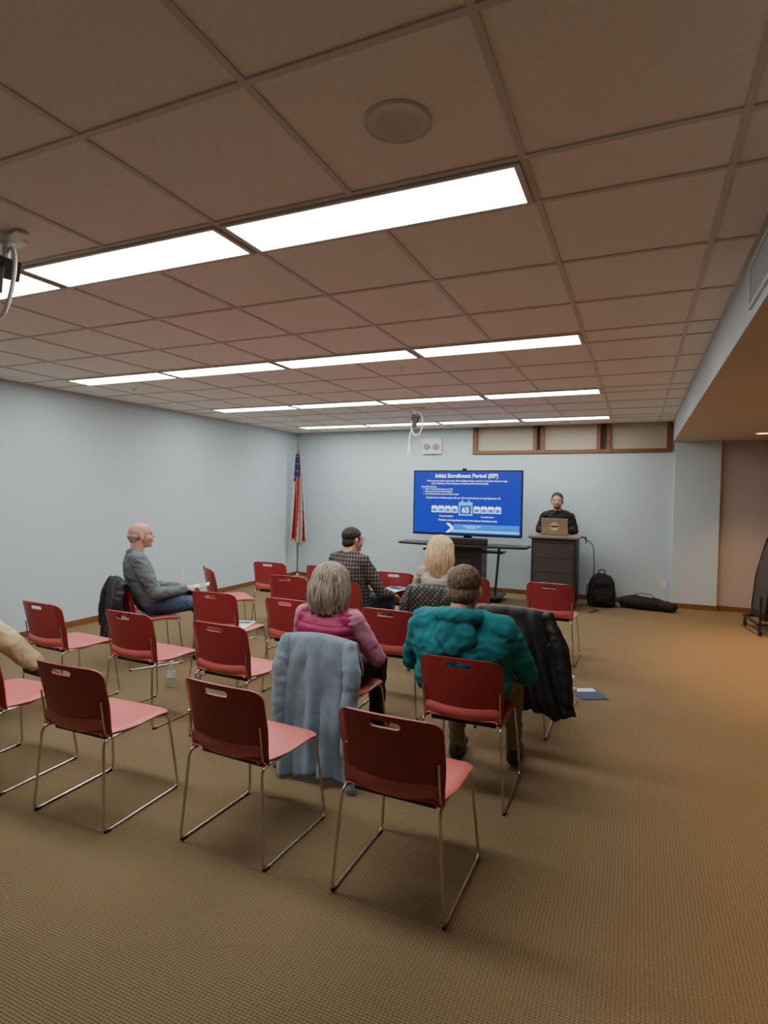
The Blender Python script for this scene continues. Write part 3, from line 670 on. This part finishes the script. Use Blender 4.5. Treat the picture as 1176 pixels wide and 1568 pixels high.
# ------------------------------------------------------------ bags
e=empty("black_backpack",(-.45,8.80,0),.1);mb=MB()
mb.loft([[(x*w,y*d,z) for x,y in [(math.copysign(abs(math.cos(a))**.6,math.cos(a)),math.copysign(abs(math.sin(a))**.6,math.sin(a))) for a in [2*math.pi*j/28 for j in range(28)]]] for z,w,d in ((0.0,.17,.10),(.05,.19,.13),(.2,.185,.13),(.35,.165,.11),(.43,.12,.08),(.47,.05,.03))])
mb.ell((0,-.12,.15),(.13,.06,.12));mb.ell((0,-.10,.33),(.11,.05,.07));mb.ell((0,-.05,.42),(.08,.05,.05))
remesh(mb,"bag_body",blackc,e,vox=.012,it=3,amp=.010,freq=9,zmin=.001)
mb=MB();mb.tube(fillet([(-.04,0,.46),(-.04,0,.52),(.04,0,.52),(.04,0,.46)],.03),.008);mb.tube([(-.12,-.02,.40),(-.20,-.06,.28),(-.20,-.06,.10)],.012,flat=.5);mb.tube([(-.10,-.165,.22),(.10,-.165,.22)],.004)
obj(mb,"straps",m_black,e)
e=empty("black_tripod_bag",(.15,8.82,0),-.12);mb=MB()
mb.limb([(-.30,0,.085),(-.15,0,.10),(.10,0,.09),(.32,-.02,.07)],[.075,.095,.085,.062]);mb.ell((-.12,-.05,.10),(.12,.06,.06))
remesh(mb,"bag_body",blackc,e,vox=.012,it=3,amp=.012,freq=9,zmin=.001)
mb=MB();mb.tube(fillet([(-.18,-.02,.18),(-.10,-.05,.235),(.06,-.05,.22),(.12,-.02,.16)],.05),.009,flat=.6);obj(mb,"straps",m_black,e)
# ------------------------------------------------------------ rolling rack on right
e=empty("rolling_chair_rack",(1.62,8.10,0),.12);mb=MB()
for y in (-.28,.28):
    mb.tube([(-.36,y,.13),(.42,y,.13)],.016,0)
    for x in (-.34,.40):
        mb.tube([(x,y,.13),(x,y,.07)],.012,0);mb.tube([(x-.012,y,.04),(x+.012,y,.04)],.04,1,16)
for x in (-.36,.42):mb.tube([(x,-.28,.13),(x,.28,.13)],.016,0)
mb.tube(fillet([(-.34,-.28,.13),(-.34,-.28,.45)],.02),.012,0)
obj(mb,"cart_frame",[m_dark,m_black],e)
meshm=perf_mat("black_mesh_panel",(.012,.011,.011),(.16,.12,.09),.028)
for k in range(6):
    mb=MB();x=-.28+.085*k;zt=1.12+.07*k
    outline=fillet([(0,-.24,.24),(.04,-.25,zt*.6),(.14+.02*k,-.22,zt),(.14+.02*k,.22,zt),(.04,.25,zt*.6),(0,.24,.24)],.08)
    mb.tube([V((x,0,0))+p for p in outline],.013,0)
    N=10;vs=[];fs=[]
    for j in range(N+1):
        t=j/N;xx=x+(.04*t/.55 if t<.55 else .04+(.10+.02*k)*(t-.55)/.45)
        vs+=[(xx,-.235,.24+(zt-.26)*t),(xx,.235,.24+(zt-.26)*t)]
    fs=[(2*j,2*j+1,2*j+3,2*j+2) for j in range(N)]
    mb.add(vs,fs,1)
    mb.bbox((x-.01,-.24,.16+.03*k*.3),(x+.05,.24,.24),0)
    obj(mb,"folded_mesh_chair",[m_black,meshm],e,angle=35)
# ------------------------------------------------------------ bottles, papers
def bottle(x,y,z):
    e=empty("water_bottle",(x,y,z));mb=MB();pr=[(.001,0),(.028,0),(.031,.008),(.031,.05),(.029,.055),(.031,.06),(.031,.12),(.026,.145),(.013,.17),(.012,.185)]
    mb.loft([[(r*math.cos(2*math.pi*j/20),r*math.sin(2*math.pi*j/20),q) for j in range(20)] for r,q in pr],0)
    mb.loft([[(r*math.cos(2*math.pi*j/20),r*math.sin(2*math.pi*j/20),q) for j in range(20)] for r,q in ((.032,.07),(.032,.11))],1)
    mb.loft([[(r*math.cos(2*math.pi*j/16),r*math.sin(2*math.pi*j/16),q) for j in range(16)] for r,q in ((.014,.183),(.014,.2),(.001,.2))],2)
    obj(mb,"bottle",[mat("clear_plastic",(.8,.85,.87),.08,trans=.85),mat("bottle_label",(.55,.62,.68),.5),m_white],e)
bottle(-.42,4.60,0.001);bottle(-3.40,3.55,.001)
def paper(name,l,rz,w,h,cols,tilt=0):
    e=empty(name,l,rz);mb=MB();R=Matrix.Rotation(tilt,3,'X')
    mb.box((0,0,.003),(w,h,.004),0,R);mb.box(R@V((0,h*.25,.0058)),(w*.8,h*.28,.0012),1,R)
    mb.box(R@V((-w*.05,-h*.18,.0058)),(w*.6,h*.05,.0012),2,R);mb.box(R@V((-w*.05,-h*.30,.0058)),(w*.6,h*.05,.0012),2,R)
    obj(mb,"sheets",[mat(c[0],c[1],.6) for c in cols],e,smooth=False)
W_=("paper_white",(.75,.73,.68));B_=("print_blue",(.04,.10,.25));G_=("print_gray",(.3,.3,.3));D_=("brochure_navy",(.035,.06,.13))
paper("brochure",(-.33,4.85,.001),.5,.22,.28,[D_,W_,B_])
paper("handout_papers",(-3.08,3.99,.437),.3,.21,.28,[W_,B_,G_])
paper("handout_papers",(-3.83,4.33,.66),-.9,.19,.22,[W_,G_,G_],.15)
paper("handout_papers",(-2.25,5.34,.60),-.4,.22,.29,[W_,B_,G_],.1)
paper("handout_papers",(-1.02,4.28,.437),.2,.21,.28,[W_,B_,G_])
# ------------------------------------------------------------ warm downlights on right
m_dl=mat("downlight_glow",(1,.8,.5),.5,emis=12,ecol=(1,.62,.28))
for i,(x,y) in enumerate([(1.35,8.2),(1.55,6.3),(1.6,4.0),(1.6,1.7),(3.3,6.3),(3.3,2.0)]):
    e=empty("recessed_downlight",(x,y,BZ));mb=MB();mb.loft([disc(r,r,z,z,24)[0] for r,z in ((.10,0),(.10,-.008),(.08,-.010),(.078,-.004))],0,cap=False)
    mb.loft([disc(r,r,z,z,24)[0] for r,z in ((.078,-.003),(.001,-.003))],1,cap=False);obj(mb,"trim_ring",[m_white,m_dl],e)
    ld=bpy.data.lights.new("lamp","SPOT");ld.energy=[90,300,110,120,60,60][i];ld.color=(1,.55,.22);ld.spot_size=math.radians(95);ld.spot_blend=.8;ld.shadow_soft_size=.06
    lo=bpy.data.objects.new("lamp",ld);bpy.context.collection.objects.link(lo);lo.parent=e;lo.location=(0,0,-.03)
# world
w=bpy.data.worlds.new("w");sc.world=w;w.use_nodes=True;w.node_tree.nodes["Background"].inputs[0].default_value=(.5,.5,.55,1);w.node_tree.nodes["Background"].inputs[1].default_value=.1
# ------------------------------------------------------------ camera
f,yaw,pitch,roll,Hc=906.2,.4131,.0346,.0152,1.5837
fw=V((-math.sin(yaw)*math.cos(pitch),math.cos(yaw)*math.cos(pitch),-math.sin(pitch)));r0=V((math.cos(yaw),math.sin(yaw),0));u0=r0.cross(fw)
r=r0*math.cos(roll)+u0*math.sin(roll);u=u0*math.cos(roll)-r0*math.sin(roll)
cd=bpy.data.cameras.new("camera");co=bpy.data.objects.new("camera",cd);bpy.context.collection.objects.link(co)
co.matrix_world=Matrix(((r.x,u.x,-fw.x,0),(r.y,u.y,-fw.y,0),(r.z,u.z,-fw.z,Hc),(0,0,0,1)))
cd.sensor_fit='VERTICAL';cd.sensor_height=36;cd.lens=36*f/1600;cd.clip_start=.02;sc.camera=co
